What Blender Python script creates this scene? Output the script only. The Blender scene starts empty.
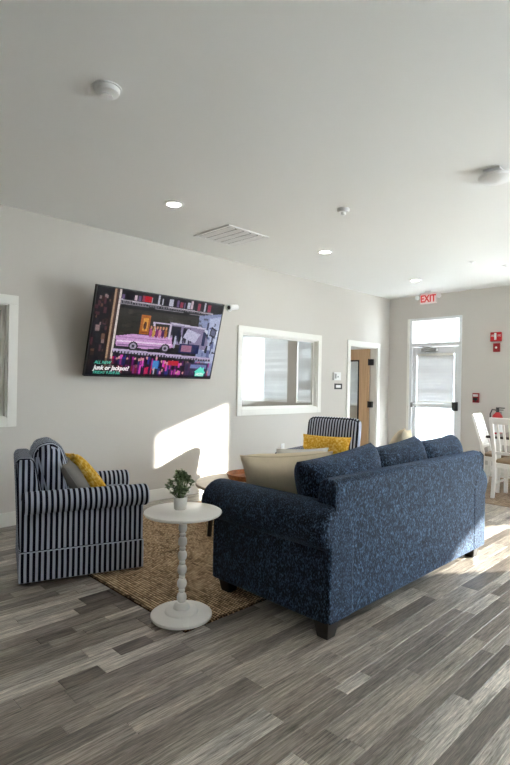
import bpy, bmesh, math, random
import numpy as np
from mathutils import Vector, Matrix, Quaternion
random.seed(7)
S = bpy.context.scene
C = S.collection
R = math.radians

# ------------------------------------------------------------------ camera
F_PX, YAW, PIT, ROL, CAM_H = 512.15, R(45.3145), R(.15224), R(1.01024), 1.40275
s_, c_ = math.sin(YAW), math.cos(YAW)
M0 = Matrix(((s_, -c_, 0), (0, 0, 1), (c_, s_, 0)))
RP = Matrix(((1, 0, 0), (0, math.cos(PIT), -math.sin(PIT)), (0, math.sin(PIT), math.cos(PIT))))
RR = Matrix(((math.cos(ROL), math.sin(ROL), 0), (-math.sin(ROL), math.cos(ROL), 0), (0, 0, 1)))
CM = RR @ RP @ M0
cam = bpy.data.cameras.new('camera')
cam.sensor_fit = 'HORIZONTAL'; cam.sensor_width = 36; cam.lens = 36 * F_PX / 510
cam.clip_start = .05; cam.clip_end = 300
camo = bpy.data.objects.new('camera', cam); C.objects.link(camo)
rt, up, fw = CM[0], CM[1], CM[2]
camo.matrix_world = Matrix(((rt[0], up[0], -fw[0], 0), (rt[1], up[1], -fw[1], 0), (rt[2], up[2], -fw[2], CAM_H), (0, 0, 0, 1)))
S.camera = camo

# ------------------------------------------------------------------ sky, sun, exposure
world = bpy.data.worlds.new('sky'); S.world = world; world.use_nodes = True
bg = world.node_tree.nodes['Background']
bg.inputs[0].default_value = (.80, .895, 1.0, 1); bg.inputs[1].default_value = 13.0
sun = bpy.data.lights.new('sun', 'SUN'); sun.energy = 12.0; sun.angle = R(.9); sun.color = (1, .95, .87)
suno = bpy.data.objects.new('sun', sun); C.objects.link(suno)
SUN_DIR = Vector((-1, .77, -.333)).normalized()
suno.rotation_euler = SUN_DIR.to_track_quat('-Z', 'Y').to_euler(); suno.location = (20, -12, 9)
S.view_settings.view_transform = 'Standard'; S.view_settings.look = 'None'
S.view_settings.gamma = 1; S.view_settings.use_curve_mapping = False
S.view_settings.exposure = 1.66
LAMP = 16.0
S.cycles.use_denoising = True
S.cycles.max_bounces = 10; S.cycles.diffuse_bounces = 7; S.cycles.transparent_max_bounces = 16
S.cycles.sample_clamp_indirect = 12

# ------------------------------------------------------------------ helpers: materials
def srgb(r, g, b):
    f = lambda c: (c / 255 / 12.92) if c / 255 <= .04045 else ((c / 255 + .055) / 1.055) ** 2.4
    return (f(r), f(g), f(b), 1)
def newmat(name):
    m = bpy.data.materials.new(name); m.use_nodes = True
    nt = m.node_tree; p = nt.nodes['Principled BSDF']
    return m, nt, p
def N(nt, t, **kw):
    n = nt.nodes.new(t)
    for k, v in kw.items():
        if k.startswith('i_'):
            n.inputs[k[2:].replace('_', ' ')].default_value = v
        else:
            setattr(n, k, v)
    return n
def mixc(nt, fac, a, b, mode='MIX'):
    n = nt.nodes.new('ShaderNodeMix'); n.data_type = 'RGBA'; n.blend_type = mode
    for k, v in ((0, fac), (6, a), (7, b)):
        if hasattr(v, 'is_linked'): nt.links.new(v, n.inputs[k])
        else: n.inputs[k].default_value = v
    return n.outputs[2]
def mathn(nt, op, a, b=0.0):
    n = nt.nodes.new('ShaderNodeMath'); n.operation = op
    for k, v in ((0, a), (1, b)):
        if hasattr(v, 'is_linked'): nt.links.new(v, n.inputs[k])
        else: n.inputs[k].default_value = v
    return n.outputs[0]
def coord(nt, kind='Object', scale=(1, 1, 1)):
    if kind == 'World':
        src = nt.nodes.new('ShaderNodeNewGeometry').outputs['Position']
    else:
        src = nt.nodes.new('ShaderNodeTexCoord').outputs[kind]
    mp = nt.nodes.new('ShaderNodeMapping'); mp.inputs['Scale'].default_value = scale
    nt.links.new(src, mp.inputs[0]); return mp.outputs[0]
def noise(nt, vec, scale, detail=2, rough=.5):
    n = N(nt, 'ShaderNodeTexNoise', i_Scale=scale, i_Detail=detail, i_Roughness=rough)
    nt.links.new(vec, n.inputs['Vector']); return n.outputs['Fac']
def ramp(nt, fac, stops):
    r = nt.nodes.new('ShaderNodeValToRGB'); e = r.color_ramp.elements
    while len(e) < len(stops): e.new(.5)
    for k, (p, c) in enumerate(stops): e[k].position = p; e[k].color = c
    nt.links.new(fac, r.inputs[0]); return r.outputs[0]
def bump(nt, p, h, strength=.3, dist=.002):
    b = N(nt, 'ShaderNodeBump'); b.inputs['Strength'].default_value = strength; b.inputs['Distance'].default_value = dist
    nt.links.new(h, b.inputs['Height']); nt.links.new(b.outputs[0], p.inputs['Normal'])
def plain(name, col, rough=.5, metal=0, var=.06, scale=6, bstr=0, bscale=200, spec=.5):
    m, nt, p = newmat(name)
    v = coord(nt, 'Object'); f = noise(nt, v, scale, 3)
    c2 = tuple(max(0, x * (1 - var)) for x in col[:3]) + (1,)
    c1 = tuple(min(1, x * (1 + var)) for x in col[:3]) + (1,)
    nt.links.new(mixc(nt, f, c1, c2), p.inputs['Base Color'])
    p.inputs['Roughness'].default_value = rough; p.inputs['Metallic'].default_value = metal
    p.inputs['Specular IOR Level'].default_value = spec
    if bstr: bump(nt, p, noise(nt, v, bscale, 2), bstr, .001)
    return m
def emis(name, col, strength):
    m, nt, p = newmat(name)
    p.inputs['Base Color'].default_value = (col[0] * .3, col[1] * .3, col[2] * .3, 1)
    p.inputs['Emission Color'].default_value = col; p.inputs['Emission Strength'].default_value = strength
    return m
MT = {}
MT['wall'] = plain('wall_paint', srgb(210, 205, 199), .85, var=.012, scale=1.2, bstr=.08, bscale=350, spec=.25)
MT['ceiling'] = plain('ceiling_paint', srgb(238, 238, 236), .9, var=.01, scale=.8, bstr=.05, bscale=300, spec=.2)
MT['trim'] = plain('trim_paint', srgb(240, 238, 232), .45, var=.01)
MT['white'] = plain('white_plastic', srgb(238, 238, 238), .4, var=.015)
MT['whitewood'] = plain('white_painted_wood', srgb(247, 244, 239), .38, var=.03, scale=14)
MT['black'] = plain('black_metal', srgb(22, 22, 24), .4, var=.1)
MT['darkwood'] = plain('dark_stained_wood', srgb(34, 25, 22), .4, var=.3, scale=18)
MT['red'] = plain('red_enamel', srgb(190, 24, 28), .3, var=.05)
MT['dred'] = plain('dark_red_plastic', srgb(150, 18, 26), .4, var=.05)
MT['grey'] = plain('grey_metal', srgb(150, 150, 150), .35, .6, var=.05)
MT['alum'] = plain('white_aluminium', srgb(232, 234, 236), .35, var=.01)
MT['ground'] = plain('concrete_paving', srgb(222, 218, 212), .9, var=.08, scale=2)
MT['stucco'] = plain('grey_stucco', srgb(112, 112, 112), .9, var=.03, scale=2, bstr=.2, bscale=60)
MT['roofgrey'] = plain('grey_roofing', srgb(120, 122, 128), .9, var=.1)
MT['officefloor'] = plain('office_carpet', srgb(150, 146, 140), .95, var=.08, scale=30)
MT['cream'] = plain('cream_linen', srgb(238, 222, 194), .9, var=.06, scale=25, bstr=.4, bscale=500, spec=.2)
MT['greyfab'] = plain('grey_linen', srgb(138, 134, 130), .95, var=.08, scale=25, bstr=.4, bscale=500, spec=.2)
MT['whitefab'] = plain('white_knit', srgb(232, 228, 220), .95, var=.05, scale=30, bstr=.5, bscale=250, spec=.2)
MT['seatbeige'] = plain('beige_seat_fabric', srgb(150, 128, 102), .8, var=.1, scale=30)
MT['pot'] = plain('white_ceramic', srgb(226, 224, 220), .5, var=.03, scale=30)
MT['soil'] = plain('dark_soil', srgb(40, 30, 22), .95, var=.3, scale=60)
MT['screenbezel'] = plain('screen_bezel', srgb(14, 14, 16), .3, var=.05)

def glass_mat():
    m = bpy.data.materials.new('clear_glass'); m.use_nodes = True; nt = m.node_tree; nt.nodes.clear()
    o = nt.nodes.new('ShaderNodeOutputMaterial'); mx = nt.nodes.new('ShaderNodeMixShader')
    t = nt.nodes.new('ShaderNodeBsdfTransparent'); g = nt.nodes.new('ShaderNodeBsdfGlossy')
    t.inputs[0].default_value = (.96, .98, .97, 1); g.inputs['Roughness'].default_value = .02
    v = coord(nt, 'Object'); f = noise(nt, v, 2.0, 1)
    nt.links.new(mathn(nt, 'ADD', mathn(nt, 'MULTIPLY', f, .006), .012), mx.inputs[0])
    nt.links.new(t.outputs[0], mx.inputs[1]); nt.links.new(g.outputs[0], mx.inputs[2]); nt.links.new(mx.outputs[0], o.inputs[0])
    return m
MT['glass'] = glass_mat()
def blind_mat():
    m = bpy.data.materials.new('white_blind_slat'); m.use_nodes = True; nt = m.node_tree; nt.nodes.clear()
    o = nt.nodes.new('ShaderNodeOutputMaterial'); mx = nt.nodes.new('ShaderNodeMixShader'); mx.inputs[0].default_value = .035
    d = nt.nodes.new('ShaderNodeBsdfDiffuse'); t = nt.nodes.new('ShaderNodeBsdfTranslucent')
    v = coord(nt, 'World'); f = noise(nt, v, 9, 1)
    c = mixc(nt, f, (.84, .84, .84, 1), (.78, .78, .80, 1))
    nt.links.new(c, d.inputs[0]); nt.links.new(c, t.inputs[0])
    nt.links.new(d.outputs[0], mx.inputs[1]); nt.links.new(t.outputs[0], mx.inputs[2]); nt.links.new(mx.outputs[0], o.inputs[0])
    return m
MT['blind'] = blind_mat()

def plank_mat(name, use_attr):
    m, nt, p = newmat(name)
    if use_attr:
        a = N(nt, 'ShaderNodeAttribute', attribute_name='Col'); colr = a.outputs['Color']; rnd = a.outputs['Alpha']
    else:
        a = N(nt, 'ShaderNodeObjectInfo'); colr = a.outputs['Color']; rnd = a.outputs['Random']
    geo = nt.nodes.new('ShaderNodeNewGeometry').outputs['Position']
    off = nt.nodes.new('ShaderNodeCombineXYZ'); nt.links.new(mathn(nt, 'MULTIPLY', rnd, 37.0), off.inputs[2]); nt.links.new(mathn(nt, 'MULTIPLY', rnd, 11.0), off.inputs[0])
    ad = nt.nodes.new('ShaderNodeVectorMath'); nt.links.new(geo, ad.inputs[0]); nt.links.new(off.outputs[0], ad.inputs[1])
    def mapped(sc):
        mp = nt.nodes.new('ShaderNodeMapping'); mp.inputs['Scale'].default_value = sc
        nt.links.new(ad.outputs[0], mp.inputs[0]); return mp.outputs[0]
    g1 = noise(nt, mapped((3.0, 60, 1)), 1.6, 5, .7)
    g2 = noise(nt, mapped((9, 210, 1)), 1.5, 3, .65)
    g3 = noise(nt, mapped((2.0, 12, 1)), 1.0, 3, .5)
    gr = mathn(nt, 'ADD', mathn(nt, 'MULTIPLY', g1, .45), mathn(nt, 'ADD', mathn(nt, 'MULTIPLY', g2, .35), mathn(nt, 'MULTIPLY', g3, .2)))
    shade = ramp(nt, gr, [(.37, (.20, .19, .18, 1)), (.5, (1.02, 1.0, .98, 1)), (.62, (2.0, 1.98, 1.95, 1))])
    c = mixc(nt, 1.0, colr, shade, 'MULTIPLY')
    nt.links.new(c, p.inputs['Base Color'])
    nt.links.new(mathn(nt, 'ADD', mathn(nt, 'MULTIPLY', gr, -.12), .36), p.inputs['Roughness'])
    p.inputs['Specular IOR Level'].default_value = .5
    bump(nt, p, gr, .12, .001)
    return m
MT['plank'] = plank_mat('vinyl_plank', False); MT['plankstuff'] = plank_mat('vinyl_plank_far', True)

def sofa_mat():
    m, nt, p = newmat('blue_chenille')
    v = coord(nt, 'World')
    a = noise(nt, coord(nt, 'World', (1, 1, .42)), 160, 2, .65); b = noise(nt, v, 26, 2, .5)
    f = mathn(nt, 'ADD', mathn(nt, 'MULTIPLY', a, .8), mathn(nt, 'MULTIPLY', b, .2))
    c = ramp(nt, f, [(.38, srgb(6, 11, 22)), (.51, srgb(20, 34, 55)), (.65, srgb(86, 112, 142))])
    nt.links.new(c, p.inputs['Base Color']); p.inputs['Roughness'].default_value = .8
    p.inputs['Specular IOR Level'].default_value = .25
    p.inputs['Sheen Weight'].default_value = .22; p.inputs['Sheen Roughness'].default_value = .45; p.inputs['Sheen Tint'].default_value = srgb(150, 175, 215)
    bump(nt, p, a, .6, .004)
    return m
MT['sofa'] = sofa_mat()
def stripe_mat():
    m, nt, p = newmat('navy_ticking_stripe')
    uv = N(nt, 'ShaderNodeUVMap', uv_map='UVMap'); sx = nt.nodes.new('ShaderNodeSeparateXYZ'); nt.links.new(uv.outputs[0], sx.inputs[0])
    v = coord(nt, 'Object'); wob = noise(nt, v, 9, 2)
    u = mathn(nt, 'ADD', sx.outputs[0], mathn(nt, 'MULTIPLY', wob, .10))
    t = mathn(nt, 'PINGPONG', u, .5)
    f = ramp(nt, t, [(.235, (0, 0, 0, 1)), (.27, (1, 1, 1, 1))])
    fine = noise(nt, v, 240, 2)
    light = mixc(nt, fine, srgb(202, 207, 220), srgb(164, 172, 192)); dark = mixc(nt, fine, srgb(24, 28, 48), srgb(12, 15, 30))
    nt.links.new(mixc(nt, f, dark, light), p.inputs['Base Color'])
    p.inputs['Roughness'].default_value = .9; p.inputs['Specular IOR Level'].default_value = .2
    bump(nt, p, fine, .3, .001)
    return m
MT['stripe'] = stripe_mat()
def mustard_mat():
    m, nt, p = newmat('mustard_chenille')
    v = coord(nt, 'Object'); a = noise(nt, v, 55, 3, .6); w = N(nt, 'ShaderNodeTexVoronoi', i_Scale=38.0); nt.links.new(v, w.inputs['Vector'])
    f = mathn(nt, 'ADD', mathn(nt, 'MULTIPLY', a, .6), mathn(nt, 'MULTIPLY', w.outputs['Distance'], .5))
    nt.links.new(ramp(nt, f, [(.3, srgb(196, 140, 40)), (.55, srgb(222, 172, 60)), (.75, srgb(238, 206, 120))]), p.inputs['Base Color'])
    p.inputs['Roughness'].default_value = .95; p.inputs['Specular IOR Level'].default_value = .15
    bump(nt, p, f, .6, .004); return m
MT['mustard'] = mustard_mat()
def wood_mat(name, a, b, scale=(2, 30, 30), rough=.45):
    m, nt, p = newmat(name); v = coord(nt, 'Object', scale)
    f = noise(nt, v, 1.2, 4, .6)
    nt.links.new(ramp(nt, f, [(.3, a), (.7, b)]), p.inputs['Base Color']); p.inputs['Roughness'].default_value = rough
    bump(nt, p, f, .1, .001); return m
MT['maple'] = wood_mat('maple_veneer', srgb(206, 168, 128), srgb(226, 192, 152), (30, 30, 1.6))
MT['tabletop'] = wood_mat('pale_oak', srgb(168, 150, 128), srgb(198, 182, 160), (3, 40, 40))
MT['traywood'] = wood_mat('orange_brown_wood', srgb(120, 66, 28), srgb(186, 112, 56), (4, 30, 30))
MT['tabledark'] = wood_mat('dark_table_wood', srgb(40, 32, 28), srgb(64, 52, 44), (3, 40, 40))
def rug_mat(name, lo, mid, hi, bri=1):
    m, nt, p = newmat(name)
    a = N(nt, 'ShaderNodeAttribute', attribute_name='Col')
    v = coord(nt, 'World'); f = noise(nt, v, 160, 2); big = noise(nt, v, 5, 2)
    h = mathn(nt, 'ADD', a.outputs['Fac'], mathn(nt, 'MULTIPLY', mathn(nt, 'SUBTRACT', f, .5), .5))
    h = mathn(nt, 'ADD', h, mathn(nt, 'MULTIPLY', mathn(nt, 'SUBTRACT', big, .5), .25))
    nt.links.new(ramp(nt, h, [(.12, lo), (.5, mid), (.9, hi)]), p.inputs['Base Color'])
    p.inputs['Roughness'].default_value = .95; p.inputs['Specular IOR Level'].default_value = .1
    return m
MT['jute'] = rug_mat('woven_jute', srgb(50, 37, 26), srgb(204, 173, 136), srgb(246, 226, 194))
MT['rugbeige'] = rug_mat('woven_beige', srgb(120, 100, 82), srgb(176, 156, 136), srgb(205, 190, 172))
def leaf_mat(name, a, b):
    m, nt, p = newmat(name); v = coord(nt, 'World'); f = noise(nt, v, 60, 2)
    nt.links.new(ramp(nt, f, [(.35, a), (.65, b)]), p.inputs['Base Color']); p.inputs['Roughness'].default_value = .5
    return m
MT['leaf'] = leaf_mat('small_green_leaf', srgb(56, 82, 46), srgb(150, 172, 126))
MT['hedge'] = leaf_mat('hedge_leaf', srgb(26, 52, 20), srgb(78, 120, 48))
MT['lampdiff'] = emis('lamp_lens', (1, .96, .90, 1), LAMP)
MT['exitred'] = emis('exit_red_glow', (1, .02, .015, 1), .22)
MT['exitwhite'] = plain('exit_face', srgb(240, 232, 230), .4)

# ------------------------------------------------------------------ helpers: meshes
class MB:
    def __init__(s): s.v = []; s.f = []
    def add(s, vs, fs):
        o = len(s.v); s.v += [tuple(map(float, v)) for v in vs]; s.f += [tuple(o + i for i in f) for f in fs]; return s
    def box(s, x0, x1, y0, y1, z0, z1, M=None):
        vs = [Vector((x, y, z)) for z in (z0, z1) for y in (y0, y1) for x in (x0, x1)]
        if M: vs = [M @ v for v in vs]
        return s.add(vs, [(0, 2, 3, 1), (4, 5, 7, 6), (0, 1, 5, 4), (2, 6, 7, 3), (0, 4, 6, 2), (1, 3, 7, 5)])
    def prism(s, pts, axis, a, b):
        # closed polygon pts (2d) extruded on axis from a to b
        def P(p, t):
            return {'x': (t, p[0], p[1]), 'y': (p[0], t, p[1]), 'z': (p[0], p[1], t)}[axis]
        n = len(pts)
        return s.add([P(p, a) for p in pts] + [P(p, b) for p in pts],
                     [tuple(range(n))[::-1], tuple(range(n, 2 * n))] + [(i, (i + 1) % n, n + (i + 1) % n, n + i) for i in range(n)])
    def lathe(s, prof, seg=24, c=(0, 0), close=True):
        vs = []; n = len(prof)
        for r, z in prof:
            for k in range(seg):
                a = 2 * math.pi * k / seg; vs.append((c[0] + r * math.cos(a), c[1] + r * math.sin(a), z))
        fs = [(i * seg + k, i * seg + (k + 1) % seg, (i + 1) * seg + (k + 1) % seg, (i + 1) * seg + k) for i in range(n - 1) for k in range(seg)]
        if close: fs += [tuple(range(seg))[::-1], tuple((n - 1) * seg + k for k in range(seg))]
        return s.add(vs, fs)
    def tube(s, pts, r, seg=8):
        pts = [Vector(p) for p in pts]; rr = r if isinstance(r, (list, tuple)) else [r] * len(pts)
        vs = []; n = len(pts)
        for i, p in enumerate(pts):
            d = (pts[min(i + 1, n - 1)] - pts[max(i - 1, 0)]).normalized()
            a = d.orthogonal().normalized() if i == 0 else (a - a.dot(d) * d).normalized()
            b = d.cross(a)
            for k in range(seg):
                t = 2 * math.pi * k / seg; vs.append(p + rr[i] * (math.cos(t) * a + math.sin(t) * b))
        fs = [(i * seg + k, i * seg + (k + 1) % seg, (i + 1) * seg + (k + 1) % seg, (i + 1) * seg + k) for i in range(n - 1) for k in range(seg)]
        fs += [tuple(range(seg))[::-1], tuple((n - 1) * seg + k for k in range(seg))]
        return s.add(vs, fs)
    def rbox(s, sx, sy, sz, r, n=10, bulge=(0, 0, 0), M=None, p=2.0):
        # rounded box, half sizes sx sy sz, centred; bulge pushes each face out in its middle
        hs = (sx, sy, sz); vs = []; idx = {}; fs = []
        def pt(q):
            inner = [max(-(h - r), min(h - r, c * h)) for c, h in zip(q, hs)]
            d = Vector([c * h - i for c, h, i in zip(q, hs, inner)])
            if d.length > 1e-9: d = d.normalized() * r
            o = Vector(inner) + d
            for k in range(3):
                a, b = q[(k + 1) % 3], q[(k + 2) % 3]
                o[k] += bulge[k] * q[k] * (1 - a * a) * (1 - b * b)
            return o
        def vid(q):
            key = tuple(round(c, 5) for c in q)
            if key not in idx:
                idx[key] = len(vs); vs.append(pt(q))
            return idx[key]
        t = [-math.cos(math.pi * i / n) * .35 + .65 * (-1 + 2 * i / n) for i in range(n + 1)]
        for k in range(3):
            for sgn in (-1, 1):
                for i in range(n):
                    for j in range(n):
                        qs = []
                        for (a, b) in ((i, j), (i + 1, j), (i + 1, j + 1), (i, j + 1)):
                            q = [0, 0, 0]; q[k] = sgn; q[(k + 1) % 3] = t[a]; q[(k + 2) % 3] = t[b]; qs.append(vid(q))
                        fs.append(tuple(qs) if sgn > 0 else tuple(qs[::-1]))
        if M: vs = [M @ v for v in vs]
        return s.add(vs, fs)
    def pillow(s, w, h, t, n=18, pinch=.07, M=None, seed=0, ex=.55):
        rs = random.Random(seed); ph = [rs.uniform(0, 6) for _ in range(4)]
        vs = []; ids = {}; fs = []
        for side in (1, -1):
            for i in range(n + 1):
                for j in range(n + 1):
                    u = -1 + 2 * i / n; v = -1 + 2 * j / n
                    if side < 0 and (i in (0, n) or j in (0, n)): ids[(side, i, j)] = ids[(1, i, j)]; continue
                    x = w / 2 * u * (1 - pinch * (1 - v * v)); y = h / 2 * v * (1 - pinch * (1 - u * u))
                    th = t / 2 * max(0, (1 - u ** 4) * (1 - v ** 4)) ** ex
                    th *= 1 + .07 * math.sin(3 * u + ph[0]) * math.sin(3 * v + ph[1])
                    ids[(side, i, j)] = len(vs); vs.append(Vector((x, y, side * th)))
            for i in range(n):
                for j in range(n):
                    q = (ids[(side, i, j)], ids[(side, i + 1, j)], ids[(side, i + 1, j + 1)], ids[(side, i, j + 1)])
                    fs.append(q if side > 0 else q[::-1])
        if M: vs = [M @ v for v in vs]
        return s.add(vs, fs)
def mesh_of(name, mb, mat, smooth=False):
    me = bpy.data.meshes.new(name); me.from_pydata(mb.v, [], mb.f)
    bm = bmesh.new(); bm.from_mesh(me); bmesh.ops.recalc_face_normals(bm, faces=bm.faces); bm.to_mesh(me); bm.free()
    if mat: me.materials.append(MT[mat] if isinstance(mat, str) else mat)
    if smooth:
        for p in me.polygons: p.use_smooth = True
        if smooth is not True: me.set_sharp_from_angle(angle=R(smooth))
    return me
def obj(name, mb, mat, parent=None, smooth=False, bevel=0, bseg=2, loc=None, label=None):
    me = mb if isinstance(mb, bpy.types.Mesh) else mesh_of(name, mb, mat, smooth)
    o = bpy.data.objects.new(name, me); C.objects.link(o)
    if parent: o.parent = parent
    if loc: o.location = loc
    if bevel:
        b = o.modifiers.new('bevel', 'BEVEL'); b.width = bevel; b.segments = bseg; b.limit_method = 'ANGLE'; b.angle_limit = R(35)
    if label: o['label'] = label
    return o
def tag(o, label, cat, group=None):
    o['label'] = label; o['category'] = cat
    if group: o['group'] = group
    return o
def thing(name, label, cat, loc=(0, 0, 0), rz=0, group=None, M=None):
    o = bpy.data.objects.new(name, None); C.objects.link(o); o.empty_display_size = .1
    if M is not None: o.matrix_world = M
    else: o.location = loc; o.rotation_euler = (0, 0, rz)
    return tag(o, label, cat, group)
def struct(name, mb, mat, label, cat, parent=None, **kw):
    o = obj(name, mb, mat, parent, **kw)
    if not parent: o['kind'] = 'structure'; tag(o, label, cat)
    return o
def sthing(name, label, cat, **kw):
    o = thing(name, label, cat, **kw); o['kind'] = 'structure'; return o
def dup(root, label=None, loc=None, rz=None):
    r = root.copy(); C.objects.link(r)
    if label: r['label'] = label
    if loc: r.location = loc
    if rz is not None: r.rotation_euler = (0, 0, rz)
    for ch in root.children:
        c = ch.copy(); C.objects.link(c); c.parent = r
        for g in ch.children:
            d = g.copy(); C.objects.link(d); d.parent = c
    return r
def frame_M(o, ex, ey):
    ex = Vector(ex).normalized(); ey = Vector(ey).normalized(); ez = ex.cross(ey)
    return Matrix(((ex[0], ey[0], ez[0], o[0]), (ex[1], ey[1], ez[1], o[1]), (ex[2], ey[2], ez[2], o[2]), (0, 0, 0, 1)))
def TRS(loc, rx=0, ry=0, rz=0):
    return Matrix.Translation(loc) @ Matrix.Rotation(rz, 4, 'Z') @ Matrix.Rotation(ry, 4, 'Y') @ Matrix.Rotation(rx, 4, 'X')
def text_mesh(name, body, size, mat, parent, x, y, z=0, align='LEFT', extrude=.0005, shear=0, sx=1, bold=0):
    cu = bpy.data.curves.new(name, 'FONT'); cu.body = body; cu.size = size; cu.align_x = align; cu.extrude = extrude; cu.shear = shear; cu.offset = bold
    cu.resolution_u = 3
    t = bpy.data.objects.new(name + '_tmp', cu); C.objects.link(t)
    dg = bpy.context.evaluated_depsgraph_get(); me = bpy.data.meshes.new_from_object(t.evaluated_get(dg)); me.name = name
    bpy.data.objects.remove(t); me.materials.clear(); me.materials.append(MT[mat])
    o = bpy.data.objects.new(name, me); C.objects.link(o); o.parent = parent; o.location = (x, y, z); o.scale = (sx, 1, 1)
    return o
def stripes_uv(me, rule, period):
    uv = me.uv_layers.new(name='UVMap')
    for p in me.polygons:
        n = p.normal; ax = 'x' if rule == 'x' else ('y' if rule == 'y' else ('x' if abs(n.y) > max(abs(n.x), abs(n.z)) else 'y'))
        for li in p.loop_indices:
            v = me.vertices[me.loops[li].vertex_index].co
            uv.data[li].uv = ((v.x if ax == 'x' else v.y) / period, v.z)
def wall_grid(us, zs, holes, place):
    # wall of quads with rectangular holes; place(u, t, z) with t 0..1 across the thickness
    us = sorted(set(us + [h[0] for h in holes] + [h[1] for h in holes])); zs = sorted(set(zs + [h[2] for h in holes] + [h[3] for h in holes]))
    solid = lambda i, j: 0 <= i < len(us) - 1 and 0 <= j < len(zs) - 1 and not any(
        h[0] - 1e-6 <= us[i] and us[i + 1] <= h[1] + 1e-6 and h[2] - 1e-6 <= zs[j] and zs[j + 1] <= h[3] + 1e-6 for h in holes)
    mb = MB(); ids = {}
    def vid(i, j, t):
        if (i, j, t) not in ids: ids[(i, j, t)] = len(mb.v); mb.v.append(place(us[i], t, zs[j]))
        return ids[(i, j, t)]
    for i in range(len(us) - 1):
        for j in range(len(zs) - 1):
            if not solid(i, j): continue
            for t in (0, 1): mb.f.append(tuple(vid(*q, t) for q in ((i, j), (i + 1, j), (i + 1, j + 1), (i, j + 1))))
            for (a, b, di, dj) in (((i, j), (i + 1, j), 0, -1), ((i, j + 1), (i + 1, j + 1), 0, 1), ((i, j), (i, j + 1), -1, 0), ((i + 1, j), (i + 1, j + 1), 1, 0)):
                if not solid(i + di, j + dj): mb.f.append((vid(*a, 0), vid(*b, 0), vid(*b, 1), vid(*a, 1)))
    return mb

# ------------------------------------------------------------------ the shell
YW, XB, H = 5.129, 8.64, 3.05
XR, YR = -7.0, -4.0
LW = (.25, 1.75, 1.04, 2.12)           # far-left window opening
IW = (4.81, 6.465, 1.05, 2.11)         # window to the office
DO = (7.36, 8.215, -.01, 2.10)         # office door opening
ED = (3.735, 4.70, -.01, 2.64)         # exit door opening (y range)
W1 = (1.015, 1.98, .85, 2.57)
W2 = (-2.17, -.50, .06, 2.57)
W3 = (-3.75, -2.75, .85, 2.57)  # unseen window added so its closed blind gives diffuse fill light
OW = [(7.70, 9.60, 1.0, 2.75), (5.62, 7.43, 1.0, 2.75)]
struct('wall_left', wall_grid([XR, XB], [-.01, H], [LW, IW, DO], lambda u, t, z: (u, YW + .121 * t, z)), 'wall', 'long pale grey painted wall with the television', 'wall')
struct('wall_back', wall_grid([YR, 10.3], [-.01, H], [ED, W1, W2, W3] + OW, lambda u, t, z: (XB + .15 * t, u, z)), 'wall', 'pale grey end wall with the glazed exit door', 'wall')
RW = [(3.2, 5.4, .5, 2.7), (5.9, 8.2, .5, 2.7)]  # unseen side windows, added to let sky light fill the room
struct('wall_right', wall_grid([XR, XB + .15], [-.01, H], RW, lambda u, t, z: (u, YR - .15 * t, z)), 'wall', 'plain side wall outside the picture on the right', 'wall')
struct('wall_rear', MB().box(XR - .15, XR, YR - .15, YW + .121, -.01, H), 'wall', 'plain wall behind the viewer', 'wall')
struct('ceiling', MB().box(XR - .15, XB + .15, YR - .15, 10.45, H, H + .2), 'ceiling', 'smooth white ceiling over the lounge', 'ceiling')
# office beyond the long wall
struct('wall_office_end', MB().box(4.05, XB, 10.3, 10.45, -.01, H), 'wall', 'office end wall seen through the interior window', 'wall')
struct('wall_office_side', MB().box(3.95, 4.05, YW + .121, 10.45, -.01, H), 'wall', 'office side wall behind the lounge wall', 'wall')
struct('floor_office', MB().box(3.95, XB + .15, YW, 10.45, -.12, -.004), 'officefloor', 'grey office floor beyond the open door', 'floor')
# ground outside
struct('floor_ground', MB().box(-40, 60, -60, 60, -.3, -.13), 'ground', 'pale concrete ground outside the building', 'ground')

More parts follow.
